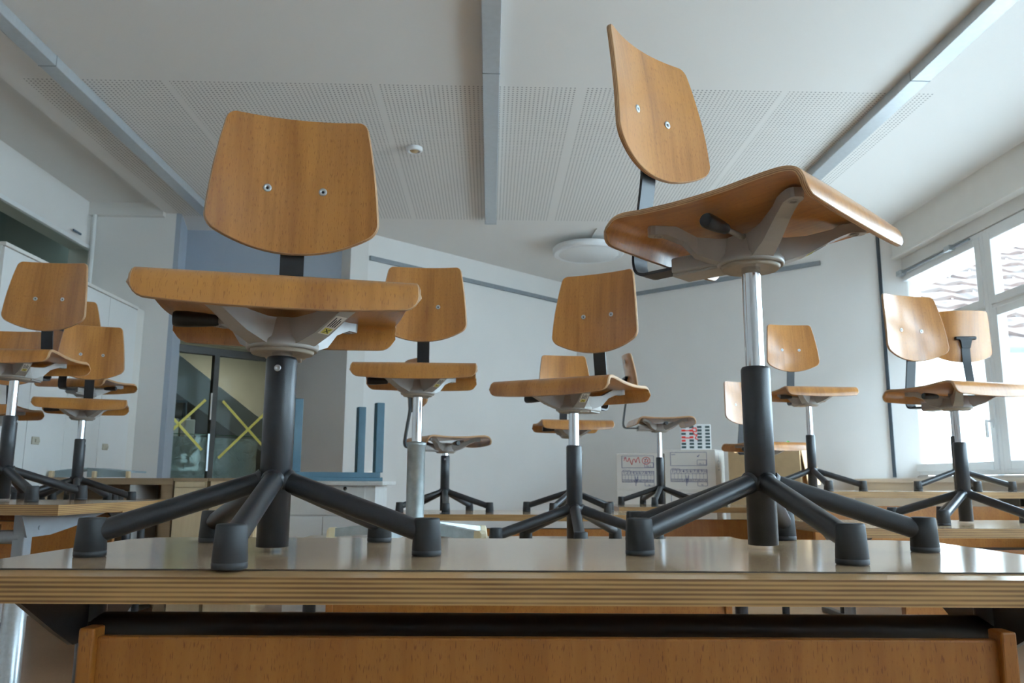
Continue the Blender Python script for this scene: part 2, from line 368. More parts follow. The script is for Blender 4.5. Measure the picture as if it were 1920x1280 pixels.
# ------------------------------------------------------------------ windows
def make_window(i, y1, y0, detail):
    x0, x1 = 3.69, 3.77
    zb, zt, tr0, tr1 = Z(.065), Z(1.875), Z(1.265), Z(1.305)
    f = MB()
    f.box(x0, x1, y0, y0+.045, zb, zt, bev=.004); f.box(x0, x1, y1-.045, y1, zb, zt, bev=.004)
    f.box(x0, x1, y0+.045, y1-.045, zb, zb+.05, bev=.004); f.box(x0, x1, y0+.045, y1-.045, zt-.05, zt, bev=.004); f.box(x0, x1, y0+.045, y1-.045, tr0, tr1, bev=.004)
    root = struct('window_%d' % (i if i < 3 else i+1), f, 'frame_white', ('first white framed window next to the far corner', 'second white framed window from the far corner')[i-1] if i < 3 else 'white framed window further along the window wall behind the view', 'window')
    if i >= 3: root['group'] = 'windows outside the view'
    def sash(name, za, zc):
        s = MB(); a, c = y0+.04, y1-.04; w = .062
        s.box(x0-.012, x1-.02, a, a+w, za, zc, bev=.005); s.box(x0-.012, x1-.02, c-w, c, za, zc, bev=.005)
        s.box(x0-.012, x1-.02, a+w, c-w, za, za+w, bev=.005); s.box(x0-.012, x1-.02, a+w, c-w, zc-w, zc, bev=.005)
        q = s.build(name, 'frame_white', root)
        bx('pane', 'clear_glass', q, x0+.018, x0+.022, a+w-.004, c-w+.004, za+w-.004, zc-w+.004)
        return q
    sash('upper_sash', tr1-.005, zt-.035); lo = sash('lower_sash', zb+.035, tr0+.005)
    if detail:
        h = MB(); h.box(x0-.024, x0-.011, y0+.055, y0+.085, Z(.40), Z(.47), bev=.004); h.tube([(x0-.024, y0+.07, Z(.45)), (x0-.055, y0+.07, Z(.45))], .009, 10); h.box(x0-.066, x0-.048, y0+.060, y0+.082, Z(.33), Z(.462), bev=.005)
        h.build('handle', 'frame_white', lo)
    return root
for i in range(7):
    w = make_window(i+1, WIN_Y[i], WIN_Y[i+1], i < 2)
    if i == 0:
        m_ = MB(); m_.tube([(3.655, 7.18, Z(1.845)), (3.655, 5.95, Z(1.845))], .010, 10); m_.build('opener_rod', 'rail_grey', w)
        for yy in (7.02, 6.24):
            bx('opener_bracket', 'zinc', w, 3.63, 3.69, yy-.05, yy+.03, Z(1.825), Z(1.872), bev=.006)
mb = MB(); mb.tube([(3.62, 7.16, Z(1.98)), (3.625, 7.165, Z(.70)), (3.60, 7.15, Z(.52)), (3.60, 7.15, Z(.44))], .008, 8); mb.lathe([(.012, 0), (.012, .09)], 10, (3.60, 7.15, Z(.43)))
tag(mb.build('blind_crank', 'rail_grey'), 'thin grey blind crank hanging left of the first window', 'crank')
# radiator bench under the windows
rb = thing('radiator_bench', 'long white radiator casing and sill ledge under the windows', 'radiator cover', (3.44, 2, 0))
def wpart(name, mat, parent, fn):
    m_ = MB(); fn(m_); m_.v = [(x-parent.location.x, y-parent.location.y, z-parent.location.z) for x, y, z in m_.v]; return m_.build(name, mat, parent)
def _rb(m_):
    m_.prism([(3.20, -3.1), (3.665, -3.1), (3.665, 7.03), (3.20, 7.45)], Z(.005), Z(.035))
wpart('ledge', 'white_lacquer', rb, _rb)
wpart('casing', 'white_lacquer', rb, lambda m_: (m_.prism([(3.26, -3.1), (3.66, -3.1), (3.66, 7.0), (3.26, 7.35)], .08, Z(.005)), m_.box(3.245, 3.26, -3.1, 7.12, Z(-.05), Z(-.035)), m_.box(3.245, 3.26, -3.1, 7.12, Z(-.10), Z(-.085))))

# ------------------------------------------------------------------ outside
mb = MB(); mb.box(3.95, 40, -20, 40, -.6, -.4); tag(mb.build('courtyard', 'concrete'), 'pale concrete courtyard outside the windows', 'ground', None, 'structure')
mb = MB(); mb.box(3.95, 4.40, -4, 8.6, Z(2.06), Z(2.16)); mb.box(4.36, 4.43, -4, 8.6, Z(1.98), Z(2.2)); tag(mb.build('eave', 'facade_white'), 'white eave board above the windows outside', 'eave', None, 'structure')
hs = thing('neighbour_house', 'white house with a clay tile roof and gutter seen through the second window', 'house', (8.5, 11, 0))
wpart('wall', 'facade_white', hs, lambda m_: m_.box(6.25, 14, 10.2, 16, -.4, Z(1.72)))
def _tiles(m_):
    y0, z0, sl = 9.85, Z(1.72), .62
    for k in range(16):
        nx = 64; a = []; 
        for i in range(nx+1):
            x = 6.0+8.2*i/nx; wv = .035*sin(i*pi*.5) if i % 2 else 0.0
            a.append(x)
        yk = y0+k*.30; zk = z0+sl*.30*k
        vs = []
        for i, x in enumerate(a):
            wv = .03*sin(i*1.6)
            vs += [(x, yk, zk+wv), (x, yk+.36, zk+sl*.36-.055+wv*.4), (x, yk, zk-.05+wv)]
        fs = []
        for i in range(nx): fs += [[3*i, 3*i+3, 3*i+4, 3*i+1], [3*i+2, 3*i+5, 3*i+3, 3*i]]
        m_.add(vs, fs, 0)
wpart('tiled_roof', 'roof_tile', hs, _tiles)
wpart('gutter', 'gutter_metal', hs, lambda m_: (m_.tube([(6.0, 9.78, Z(1.66)), (14, 9.78, Z(1.66))], .075, 12), m_.tube([(6.35, 9.9, Z(1.6)), (6.35, 10.12, Z(1.35)), (6.35, 10.12, -.4)], .045, 10)))
an = thing('annex_building', 'bright white annex wall with a small pitched roof seen through the first window', 'building', (6.5, 14, 0))
wpart('wall', 'facade_white', an, lambda m_: (m_.box(5.0, 11.5, 16.6, 20, -.4, Z(3.6)), m_.box(6.9, 8.4, 16.2, 16.6, -.4, Z(2.3))))
wpart('roof', 'gutter_metal', an, lambda m_: (m_.prism([(0, 0), (2.6, .9), (2.6, 1.0), (0, .12)], 0, 3.5, 0, Matrix.Translation((8.6, 20, Z(3.6))) @ Matrix.Rotation(radians(90), 4, 'X')),))
bl = thing('sun_blocking_house', 'unseen white house block added across the courtyard to keep low sun out', 'house', (13, -2, 0))  # out of view, added to block the low sun from the nearer windows
wpart('wall', 'facade_white', bl, lambda m_: m_.box(11.7, 16, -14, 5.0, -.4, 5.6))

# ------------------------------------------------------------------ ceiling fittings
def strip_lamp(x0, x1, y1, label):
    r_ = thing('ceiling_lamp', label, 'ceiling lamp', ((x0+x1)/2, 2.5, Z(2.30)), 0, 'linear ceiling lamps')
    wpart('housing', 'alu', r_, lambda m_: m_.box(x0, x1, -2.4, y1-.02, Z(2.238), Z(2.2995), bev=.004))
    wpart('end_cap', 'alu', r_, lambda m_: m_.box(x0-.003, x1+.003, y1-.02, y1, Z(2.235), Z(2.2995), bev=.003))
    wpart('joint_strip', 'rail_grey', r_, lambda m_: m_.box(x0-.001, x1+.001, 4.24, 4.246, Z(2.2365), Z(2.299)))
strip_lamp(-.062, .036, 6.96, 'middle long grey linear lamp on the ceiling, pointing straight away')
strip_lamp(-2.50, -2.405, 6.96, 'left long grey linear lamp on the ceiling beside the recessed strip')
strip_lamp(2.355, 2.465, 6.96, 'right long shiny linear lamp on the ceiling nearest the windows')
dl = thing('disc_lamp', 'round white disc lamp hanging just under the ceiling near the far corner', 'ceiling lamp', (.94, 7.68, Z(2.30)))
m_ = MB(); m_.lathe([(.33, -.125), (.345, -.118), (.348, -.07), (.335, -.058), (.10, -.05)], 56); m_.build('lamp_body', 'lamp_white', dl)
m_ = MB(); m_.lathe([(.02, -.1285), (.285, -.1285), (.29, -.124)], 48); m_.build('diffuser', 'frame_white', dl)
m_ = MB(); m_.lathe([(.06, -.06), (.06, -.002)], 20); m_.build('mounting_rose', 'lamp_white', dl)
m_ = MB(); m_.tube([(.02, -.46, -.008), (0.0, -.05, -.008)], .007, 8); m_.build('cable_duct', 'cream_trim', dl)
sd = thing('ceiling_sensor', 'small round white motion sensor on the perforated ceiling', 'sensor', (-.55, 5.44, Z(2.30)))
m_ = MB(); m_.lathe([(.058, -.001), (.058, -.018), (.050, -.028), (.036, -.028), (.033, -.016)], 32, cap=False); m_.build('ring', 'lamp_white', sd)
m_ = MB(); m_.lathe([(.034, -.016), (.026, -.028), (.010, -.033), (.002, -.034)], 24); m_.build('lens', 'carton_brown', sd)

# ------------------------------------------------------------------ tall cupboards on the left
CX = -2.970
def cupboard(y0, y1, ysplit, label, knob_y):
    r_ = thing('tall_cupboard', label, 'cupboard', (CX-.25, (y0+y1)/2, 0), 0, 'tall white cupboards along the left wall')
    wpart('body', 'cupboard_white', r_, lambda m_: m_.box(-3.49, CX-.020, y0+.001, y1-.001, 0, Z(1.405)))
    wpart('top_trim', 'cream_trim', r_, lambda m_: m_.box(-3.49, CX+.006, y0+.001, y1-.001, Z(1.405), Z(1.43), bev=.004))
    for a, c in ((y0, ysplit), (ysplit, y1)):
        d = wpart('door', 'cupboard_white', r_, lambda m_: m_.box(CX-.020, CX, a+.003, c-.003, .10, Z(1.40), bev=.002))
        if c == y1:
            k = MB(); k.box(CX-.001, CX+.008, knob_y-.045, knob_y+.045, Z(.222), Z(.272), bev=.006); k.box(CX+.006, CX+.016, knob_y-.012, knob_y+.035, Z(.236), Z(.258), bev=.003)
            k.v = [(x-r_.location.x, y-r_.location.y, z) for x, y, z in k.v]; k.build('lock_handle', 'sticker_old', d)
cupboard(4.90, 5.81, 5.34, 'tall white cupboard nearer the viewer on the left wall, two doors', 5.45)
cupboard(5.81, 6.815, 6.315, 'tall white cupboard further back, beside the white end wall', 6.43)
mb = MB(); mb.box(-3.49, CX-.004, 6.817, 6.952, 0, Z(1.425)); tag(mb.build('filler_panel', 'cream_trim'), 'narrow cream filler panel between the last cupboard and the end wall', 'panel')

# ------------------------------------------------------------------ glazed alcove
GA = radians(42); gd = Vector((cos(GA), sin(GA), 0)); gn = Vector((sin(GA), -cos(GA), 0)); g0 = Vector((-2.905, 7.455, 0))
GT = Matrix((( gd.x, -gn.x, 0, g0.x), (gd.y, -gn.y, 0, g0.y), (0, 0, 1, 0), (0, 0, 0, 1)))     # local x along the glass, y away from the room
def ga(mb): mb.v = [tuple(GT @ Vector(v)) for v in mb.v]; return mb
mb = MB(); L = 1.06
mb.box(0, L, -.03, .03, Z(1.155), Z(1.225)); mb.box(.385, .435, -.03, .03, 0, Z(1.155)); mb.box(0, .03, -.02, .02, 0, Z(1.49)); mb.box(L-.05, L, -.03, .03, 0, Z(1.49)); mb.box(.03, L-.05, -.03, .03, 0, .08); mb.box(.03, L-.05, -.02, .02, Z(1.46), Z(1.495))
door = struct('door_1', ga(mb), 'bronze_frame', 'dark bronze framed glass partition of the alcove', 'glass partition')
for a, c, za, zc in ((.03, .385, .08, Z(1.155)), (.435, L-.05, .08, Z(1.155)), (.03, L-.05, Z(1.225), Z(1.46))):
    mb = MB(); mb.box(a, c, -.004, .004, za, zc); ga(mb).build('pane', 'tinted_glass', door)
mb = MB(); mb.box(.368, .384, -.034, -.02, Z(.08), Z(.42)); ga(mb).build('edge_strip', 'zinc', door)
mb = MB(); mb.box(.372, .384, -.036, -.022, Z(.55), Z(.80)); ga(mb).build('pull_handle', 'cream_trim', door)
def tapex(x0, z0, arms):
    mb = MB()
    for (ax, az), (cx_, cz) in arms:
        a = Vector((ax, az)); c = Vector((cx_, cz)); d = (c-a).normalized()*.5; n = Vector((-d.y, d.x)).normalized()*.0125
        q = [a+n, a-n, c-n, c+n]; mb.add([(p.x, -.006, Z(p.y)) for p in q], [[0, 1, 2, 3]]); mb.add([(p.x, -.0045, Z(p.y)) for p in q], [[3, 2, 1, 0]])
    return ga(mb)
t1 = tapex(0, 0, [((.04, .555), (.33, .27)), ((.035, .43), (.335, .735))]); tag(t1.build('warning_tape', 'tape_yellow'), 'yellow tape cross on the left pane of the glass partition', 'tape', 'yellow tape crosses')
t2 = tapex(0, 0, [((.50, .735), (.99, .27)), ((.49, .20), (.95, .66))]); tag(t2.build('warning_tape', 'tape_yellow'), 'yellow tape cross on the right pane of the glass partition', 'tape', 'yellow tape crosses')
# stairwell behind the glass
mb = MB(); mb.box(-.6, 3.2, 2.2, 2.3, 0, Z(1.9)); mb.box(-.7, -.6, .06, 2.3, 0, Z(1.9)); mb.box(3.2, 3.3, .06, 2.3, 0, Z(1.9)); mb.box(-.7, 3.3, .06, 2.3, Z(1.62), Z(1.9)); mb.box(-.7, 0.0, .06, .1, 0, Z(1.9)); mb.box(L, 3.3, .06, .1, 0, Z(1.9)); mb.box(-.7, 3.3, .06, 2.3, -.1, -.002)
struct('wall_stairwell', ga(mb), 'plaster_beige', 'beige stairwell behind the glass partition', 'wall')
mb = MB(); pts = [(-.55, .95), (-.3, 1.10), (0.0, 1.12), (.3, 1.02), (1.3, .42), (3.1, -.5), (3.1, -.05), (1.4, .72), (.45, 1.34), (.1, 1.45), (-.55, 1.45)]
mb.prism(pts, 0, 1.0, 0, Matrix.Translation((0, 2.15, H0)) @ Matrix.Rotation(radians(90), 4, 'X'))
tag(ga(mb).build('stair_flight', 'stair_blue'), 'pale blue underside of the stairs behind the glass partition', 'stairs', None, 'structure')
ld = thing('step_ladder', 'blue grey step ladder behind the left pane of the glass partition', 'ladder', tuple(GT @ Vector((.50, 1.15, 0))), GA)
for sx_ in (-.11, .11):
    m_ = MB(); m_.tube([(sx_*1.5, -.12, 0), (sx_, 0, Z(.82))], .014, 8); m_.build('rail', 'ladder_blue', ld)
    m_ = MB(); m_.tube([(sx_*1.5, .40, 0), (sx_, .03, Z(.80))], .011, 8); m_.build('strut', 'ladder_blue', ld)
for k in range(6):
    zz = .2+k*.26
    bx('step', 'ladder_blue', ld, -.13, .13, -.10+.015*k, -.02+.015*k, zz, zz+.02)
bx('top_bar', 'ladder_blue', ld, -.125, .125, -.015, .04, Z(.80), Z(.825))
gb = thing('glass_balustrade', 'glass balustrade with a green edge wrapped in plastic film, behind the partition', 'balustrade', tuple(GT @ Vector((.5, .38, 0))), GA)
bx('pane', 'clear_glass', gb, -.46, .6, -.006, .006, 0, Z(.43)); bx('glass_edge', 'glass_green', gb, -.46, .6, -.007, .007, Z(.43), Z(.436))
m_ = MB()
vs = []; fs = []
for i in range(25):
    for j in range(15):
        vs.append((-.46+1.04*i/24, .03+.018*sin(i*1.3+j*.7)+.012*random.uniform(-1, 1), .05+(Z(.41)-.05)*j/14))
for i in range(24):
    for j in range(14): fs.append([i*15+j, (i+1)*15+j, (i+1)*15+j+1, i*15+j+1])
m_.add(vs, fs, 0, smooth=True); m_.build('film', 'plastic_film', gb)
for px, lab in ((.335, 'white canister standing behind the balustrade, left of the mullion'), (.50, 'white canister standing behind the balustrade, right of the mullion')):
    m_ = MB(); m_.box(px-.055, px+.055, .72, .83, Z(.36), Z(.60), bev=.012); m_.lathe([(.02, Z(.60)), (.02, Z(.63))], 14, (px, .775, 0))
    tag(ga(m_).build('canister', 'white_lacquer'), lab, 'canister', 'white canisters')
mb = MB(); mb.box(.2, .66, .66, .90, 0, Z(.36), bev=.01); tag(ga(mb).build('crate_stand', 'plaster_beige'), 'beige stand under the two white canisters behind the glass', 'stand')

for nm, p_, pw_ in (('stairwell_fill', GT @ Vector((.75, .24, Z(1.55))), 6.0), ('stairwell_fill', GT @ Vector((1.2, 1.25, Z(1.55))), 18.0), ('corridor_fill', Vector((-4.4, 5.5, Z(2.3))), 7.0)):  # unseen fill lights added to brighten the stairwell and corridor behind glass
    ld_ = bpy.data.lights.new(nm, 'AREA'); ld_.shape = 'DISK'; ld_.size = .35; ld_.energy = pw_; ld_.color = (1, .95, .88)
    lo_ = bpy.data.objects.new(nm, ld_); COL.objects.link(lo_); lo_.location = p_
# ------------------------------------------------------------------ low furniture at the back left
k1 = thing('low_bookcase', 'low brown open bookcase in front of the tall cupboards', 'bookcase', (-2.53, 5.8, 0))
def _k1(m_):
    m_.box(-2.955, -2.115, 5.60, 6.02, Z(-.035), Z(.010), bev=.003)
wpart('top', 'oak_grey', k1, _k1)
wpart('carcass', 'oak_grey', k1, lambda m_: (m_.box(-2.955, -2.935, 5.61, 6.02, 0, Z(-.035)), m_.box(-2.19, -2.115, 5.605, 6.02, 0, Z(-.035)), m_.box(-2.935, -2.19, 6.0, 6.02, 0, Z(-.035)), m_.box(-2.935, -2.19, 5.63, 6.0, .42, .44)))
wpart('divider', 'white_lacquer', k1, lambda m_: m_.box(-2.40, -2.365, 5.61, 6.0, .0, Z(-.035)))
def pale_cab(x0, x1, yb, label):
    r_ = thing('drawer_cabinet', label, 'cabinet', ((x0+x1)/2, 5.8, 0), 0, 'pale birch cabinets')
    wpart('body', 'birch_pale', r_, lambda m_: m_.box(x0, x1, 5.62, yb, .0, Z(-.008)))
    wpart('top', 'oak_grey', r_, lambda m_: m_.box(x0-.004, x1+.012, 5.60, yb, Z(-.008), Z(.012)))
    wpart('drawer', 'birch_pale', r_, lambda m_: m_.box(x0+.006, x1-.006, 5.602, 5.62, Z(-.050), Z(-.012), bev=.002))
    wpart('door', 'birch_pale', r_, lambda m_: m_.box(x0+.006, x1-.006, 5.602, 5.62, .08, Z(-.055), bev=.002))
pale_cab(-2.110, -1.895, 6.0, 'narrow pale birch cabinet beside the low brown bookcase')
pale_cab(-1.872, -1.56, 5.98, 'wider pale birch cabinet left of the white cabinet')
rk = thing('drying_rack', 'flat blue grey folded rack with wooden end posts on the low bookcase', 'rack', (-2.75, 5.8, Z(.010)))
def _sheet(x0, z0, x1, z1):
    def f(m_):
        m_.loft([[(x0, 5.66, z0), (x0, 5.95, z0), (x0, 5.95, z0+.012), (x0, 5.66, z0+.012)], [(x1, 5.66, z1), (x1, 5.95, z1), (x1, 5.95, z1+.012), (x1, 5.66, z1+.012)]])
        m_.loft([[(x0, 5.668, Z(.014)), (x0, 5.674, Z(.014)), (x0, 5.674, z0), (x0, 5.668, z0)], [(x1, 5.668, Z(.014)), (x1, 5.674, Z(.014)), (x1, 5.674, z1), (x1, 5.668, z1)]])
    return f
wpart('sheet', 'rack_blue', rk, _sheet(-2.93, Z(.045), -2.76, Z(.066))); wpart('sheet', 'rack_blue', rk, _sheet(-2.72, Z(.066), -2.44, Z(.045)))
for xx in (-2.945, -2.66, -2.435):
    wpart('end_post', 'birch_pale', rk, lambda m_: m_.box(xx-.012, xx+.012, 5.63, 5.665, Z(.010), Z(.055), bev=.005))
wc = thing('white_cabinet', 'old white painted cabinet with a thick top and doors in front of the glazed alcove', 'cabinet', (-1.1, 6.1, 0))
wpart('top', 'white_paint_old', wc, lambda m_: m_.box(-1.45, -.738, 5.75, 6.55, Z(-.034), Z(-.004), bev=.004))
wpart('body', 'white_paint_old', wc, lambda m_: m_.box(-1.40, -.795, 5.80, 6.45, .0, Z(-.034)))
for a, c in ((-1.395, -1.0), (-.995, -.865)):
    wpart('door', 'white_paint_old', wc, lambda m_: m_.box(a, c, 5.785, 5.80, Z(-.235), Z(-.042), bev=.002))
wpart('knob', 'bronze_frame', wc, lambda m_: m_.lathe([(.010, 0), (.013, .012), (.004, .02)], 12, T=Matrix.Translation((-1.0, 5.785, Z(-.055))) @ Matrix.Rotation(radians(90), 4, 'X')))
for a, c in ((-1.395, -1.15), (-1.145, -.80)):
    wpart('drawer', 'white_lacquer', wc, lambda m_: m_.box(a, c, 5.785, 5.80, .12, Z(-.245), bev=.002))
tt = thing('teal_stool', 'teal square stool table standing upside down on the white cabinet, four legs up', 'table', (-.80, 6.22, Z(-.004)), radians(28))
bx('tabletop', 'teal_paint', tt, -.68, 0, 0, .48, .0, .028, bev=.003); bx('frame', 'teal_paint', tt, -.665, -.015, .015, .465, .028, .064)
for xx, yy in ((-.06, .0), (-.68, 0), (-.06, .415), (-.68, .415)):
    bx('leg', 'teal_paint', tt, xx, xx+.06, yy, yy+.065, .064, .585, bev=.003)

# ------------------------------------------------------------------ cartons at the back right
FONT = None
def text_mesh(m_, txt, size, T, mi):
    cu = bpy.data.curves.new('txt', 'FONT'); cu.body = txt; cu.size = size; cu.extrude = .0004; cu.resolution_u = 2
    o = bpy.data.objects.new('txt', cu); COL.objects.link(o)
    dg = bpy.context.evaluated_depsgraph_get(); me = bpy.data.meshes.new_from_object(o.evaluated_get(dg))
    m_.add([T @ v.co for v in me.vertices], [list(p.vertices) for p in me.polygons], mi)
    bpy.data.objects.remove(o); bpy.data.curves.remove(cu); bpy.data.meshes.remove(me)
def stroke(m_, pts, w, mi, y=-.0012):
    w = w*1.45
    for a, c in zip(pts[:-1], pts[1:]):
        a = Vector(a); c = Vector(c); d = (c-a)
        if d.length < 1e-6: continue
        n = Vector((-d.y, d.x)).normalized()*w/2
        q = [a+n, a-n, c-n, c+n]; m_.add([(p.x, y, p.y) for p in q], [[0, 1, 2, 3]], mi); m_.add([(p.x, y+.0006, p.y) for p in q], [[3, 2, 1, 0]], mi)
FT = Matrix.Rotation(radians(90), 4, 'X')               # text plane -> facing local -y
def at(x, z): return Matrix.Translation((x, -.0015, z)) @ FT
def rect(m_, x0, z0, x1, z1, w=.0022, mi=0): stroke(m_, [(x0, z0), (x1, z0), (x1, z1), (x0, z1), (x0, z0)], w, mi)
def archive_box(loc, rz, w, d, h, label, hand=None, side=False, lower=None):
    r_ = thing('archive_box', label, 'box', loc, rz, 'white removal boxes at the back')
    bx('carton', 'carton_white', r_, 0, w, 0, d, 0, h-.012, bev=.004)
    bx('lid', 'carton_white', r_, .001, w-.001, .001, d-.001, h-.012, h, bev=.005)
    m_ = MB()
    if lower is None:
        x0, x1 = .055, w-.075
        rect(m_, x0, h*.60, x1, h*.93); stroke(m_, [(x0, h*.60), (x0, h*.93)], .003, 0)
        text_mesh(m_, 'NAME', .014, at(x0+.008, h*.865), 0)
        rect(m_, x1-.085, h*.62, x1-.004, h*.74); text_mesh(m_, 'No. 2', .018, at(x1-.07, h*.635), 0)
        stroke(m_, [(x1-.085, h*.84), (x1-.077, h*.82), (x1-.064, h*.87)], .004, 0)
        text_mesh(m_, 'ABTEILUNG', .014, at(x0+.006, h*.515), 0)
        rect(m_, x0, h*.20, x1, h*.50); n = 10; cw = (x1-x0)/n
        for k in range(1, n): stroke(m_, [(x0+k*cw, h*.20), (x0+k*cw, h*.50)], .0012, 0)
        stroke(m_, [(x0, h*.40), (x1, h*.40)], .0016, 0); stroke(m_, [(x0, h*.27), (x1, h*.27)], .0012, 0)
        for k in range(n):
            text_mesh(m_, str(k+1), .038 if k < 9 else .032, at(x0+k*cw+(.008 if k < 9 else .001), h*.425), 0)
            text_mesh(m_, str(21+k), .027, at(x0+k*cw+.003, h*.212), 0)
        rect(m_, x1-.085, h*.10, x1, h*.20); text_mesh(m_, 'kg', .020, at(x1-.055, h*.115), 0)
        for k in range(3): stroke(m_, [(w*.42+k*.010, h*.36-(k % 2)*.02), (w*.43+k*.008, h*.10+.02*k)], .003, 0)
    else:
        if lower: text_mesh(m_, lower, .052, at(.03, h*.36), 1)
        else: rect(m_, .055, h*.55, w-.075, h*.90)
    m_.build('printed_label', ['ink_blue', 'ink_black'], r_)
    if hand:
        m_ = MB()
        pts = [(.075+.0125*i, h*.80+.028*sin(i*1.9)+.012*sin(i*.8)) for i in range(13)]
        stroke(m_, pts, .0045, 0); c0 = (.285, h*.795)
        stroke(m_, [(c0[0]+.037*cos(a*.4), c0[1]+.032*sin(a*.4)) for a in range(18)], .0045, 0)
        stroke(m_, [(.268, h*.83), (.284, h*.83), (.268, h*.765), (.285, h*.765)], .0045, 0); stroke(m_, [(.291, h*.83), (.305, h*.82), (.292, h*.765), (.306, h*.765)], .0045, 0)
        m_.build('handwriting', 'ink_red', r_)
    if side:
        m_ = MB(); stroke(m_, [(.10, h*.72), (.17, h*.72), (.17, h*.50), (.10, h*.50), (.10, h*.72)], .003, 0); stroke(m_, [(.135, h*.56), (.135, h*.66)], .006, 0); stroke(m_, [(.12, h*.93), (.15, h*.75)], .006, 0)
        m_.v = [(w+.0006-(-y), x, z) for x, y, z in m_.v]; m_.v = [(w+.0008, y, z) for x, y, z in m_.v]
        m_.build('side_print', 'ink_blue', r_)
    return r_
BR = radians(-27)
ux, uy = cos(BR), sin(BR)
b2 = Vector((1.575, 7.42)); 
archive_box((b2.x, b2.y, Z(-.068)), BR, .455, .40, .355, 'white removal box with printed grid, right of the pair, under the slotted crate', side=True)
archive_box((b2.x-.445*ux-.01, b2.y-.445*uy, Z(-.068)), BR, .430, .40, .325, 'white removal box with red handwriting on its front, left of the pair', hand=True)
archive_box((b2.x, b2.y, Z(-.42)), BR, .455, .40, .352, 'lower white removal box under the right printed box', lower='')
archive_box((b2.x-.445*ux-.01, b2.y-.445*uy, Z(-.42)), BR, .430, .40, .352, 'lower white removal box with black capital lettering under the left printed box', lower='TRANSPORT')
lt = thing('low_bench', 'low bench carrying the white removal boxes at the back', 'bench', (1.2, 7.61, 0), BR)
bx('board', 'birch_pale', lt, -.04, .92, -.02, .55, Z(-.45), Z(-.42))
for xx in (-.02, .85):
    for yy in (.02, .46): bx('leg', 'birch_pale', lt, xx, xx+.05, yy, yy+.05, 0, Z(-.45))
# slotted crate
cr = thing('slotted_crate', 'pale slotted plastic crate with red marks standing on the right removal box', 'crate', (b2.x+.155*ux+.0, b2.y+.155*uy+.02, Z(.287)), radians(-12))
bx('crate_body', 'white_lacquer', cr, 0, .27, 0, .17, 0, .225, bev=.005)
m_ = MB(); rd = MB()
for c in range(4):
    for r_i in range(7):
        x0 = .012+c*.070; z0 = .012+r_i*.030
        isred = (c == 0 and r_i in (2, 3, 5)) or (c == 1 and r_i in (3, 5))
        if isred: rd.box(x0, x0+.034, -.0025, .004, z0, z0+.018)
        else: m_.box(x0-.002, x0+.038, -.002, .004, z0, z0+.020)
m_.build('slots', 'slot_dark', cr)
stroke(rd, [(.105, .19), (.14, .195), (.145, .16), (.11, .165), (.13, .13), (.15, .135), (.13, .10), (.155, .09)], .006, 0, y=-.003)
stroke(rd, [(.03, .17), (.085, .17)], .006, 0, y=-.003); stroke(rd, [(.03, .105), (.09, .105)], .006, 0, y=-.003); rd.build('red_marks', 'red_plastic', cr)
# open cardboard carton with a plant
cb = thing('cardboard_box', 'open brown cardboard box right of the white removal boxes', 'box', (2.04, 7.02, Z(-.42)), radians(-36))
m_ = MB(); w, d, h = .60, .42, .70
m_.prism([(0, 0), (w, 0), (w, h), (.115, h), (.115, h-.03), (.055, h-.03), (.055, h), (0, h)], -.006, 0, 0, FT)
m_.box(0, w, d-.006, d, 0, h); m_.box(0, .006, .006, d-.006, 0, h); m_.box(w-.006, w, .006, d-.006, 0, h); m_.box(.006, w-.006, .006, d-.006, 0, .006)
m_.build('carton', 'carton_brown', cb)
bx('side_flap', 'carton_brown', cb, w, w+.006, .02, d-.02, h-.30, h, rot=Matrix.Rotation(radians(-9), 3, 'Y'), piv=(w, .2, h))
bn = tag(bx('storage_stand', 'birch_pale', None, 2.10, 2.60, 7.02, 7.40, 0, Z(-.43), rot=radians(-36), piv=(2.04, 7.02, 0)), 'low stand under the cardboard box', 'stand')
pl = thing('potted_plant', 'leafy green plant sticking out of the cardboard box', 'plant', tuple((Matrix.Translation(cb.location) @ Matrix.Rotation(radians(-36), 4, 'Z') @ Vector((.46, .15, .02)))), BR)
m_ = MB(); m_.lathe([(.055, 0), (.075, .13), (.07, .13)], 20); m_.build('pot', 'carton_brown', pl)
m_ = MB()
for k in range(46):
    a = random.uniform(0, 2*pi); rr_ = random.uniform(.02, .12); zz = random.uniform(.56, .74); s_ = random.uniform(.022, .038)
    T = Matrix.Translation((rr_*cos(a), rr_*sin(a)*.8, zz)) @ Matrix.Rotation(a, 4, 'Z') @ Matrix.Rotation(random.uniform(-.9, .9), 4, 'Y')
    vs = [T @ Vector(p) for p in ((-s_, 0, 0), (-s_*.2, s_*.5, s_*.15), (s_, 0, -s_*.2), (-s_*.2, -s_*.5, s_*.15))]
    m_.add(vs, [[0, 3, 2, 1]], 0)
m_.build('leaves', 'plant_green', pl)
m_ = MB()
for k in range(7):
    a = k*.9; m_.tube([(0, 0, .12), (.03*cos(a), .03*sin(a), .4), (.09*cos(a), .07*sin(a), .68)], .004, 6)
m_.build('stems', 'plant_green', pl)

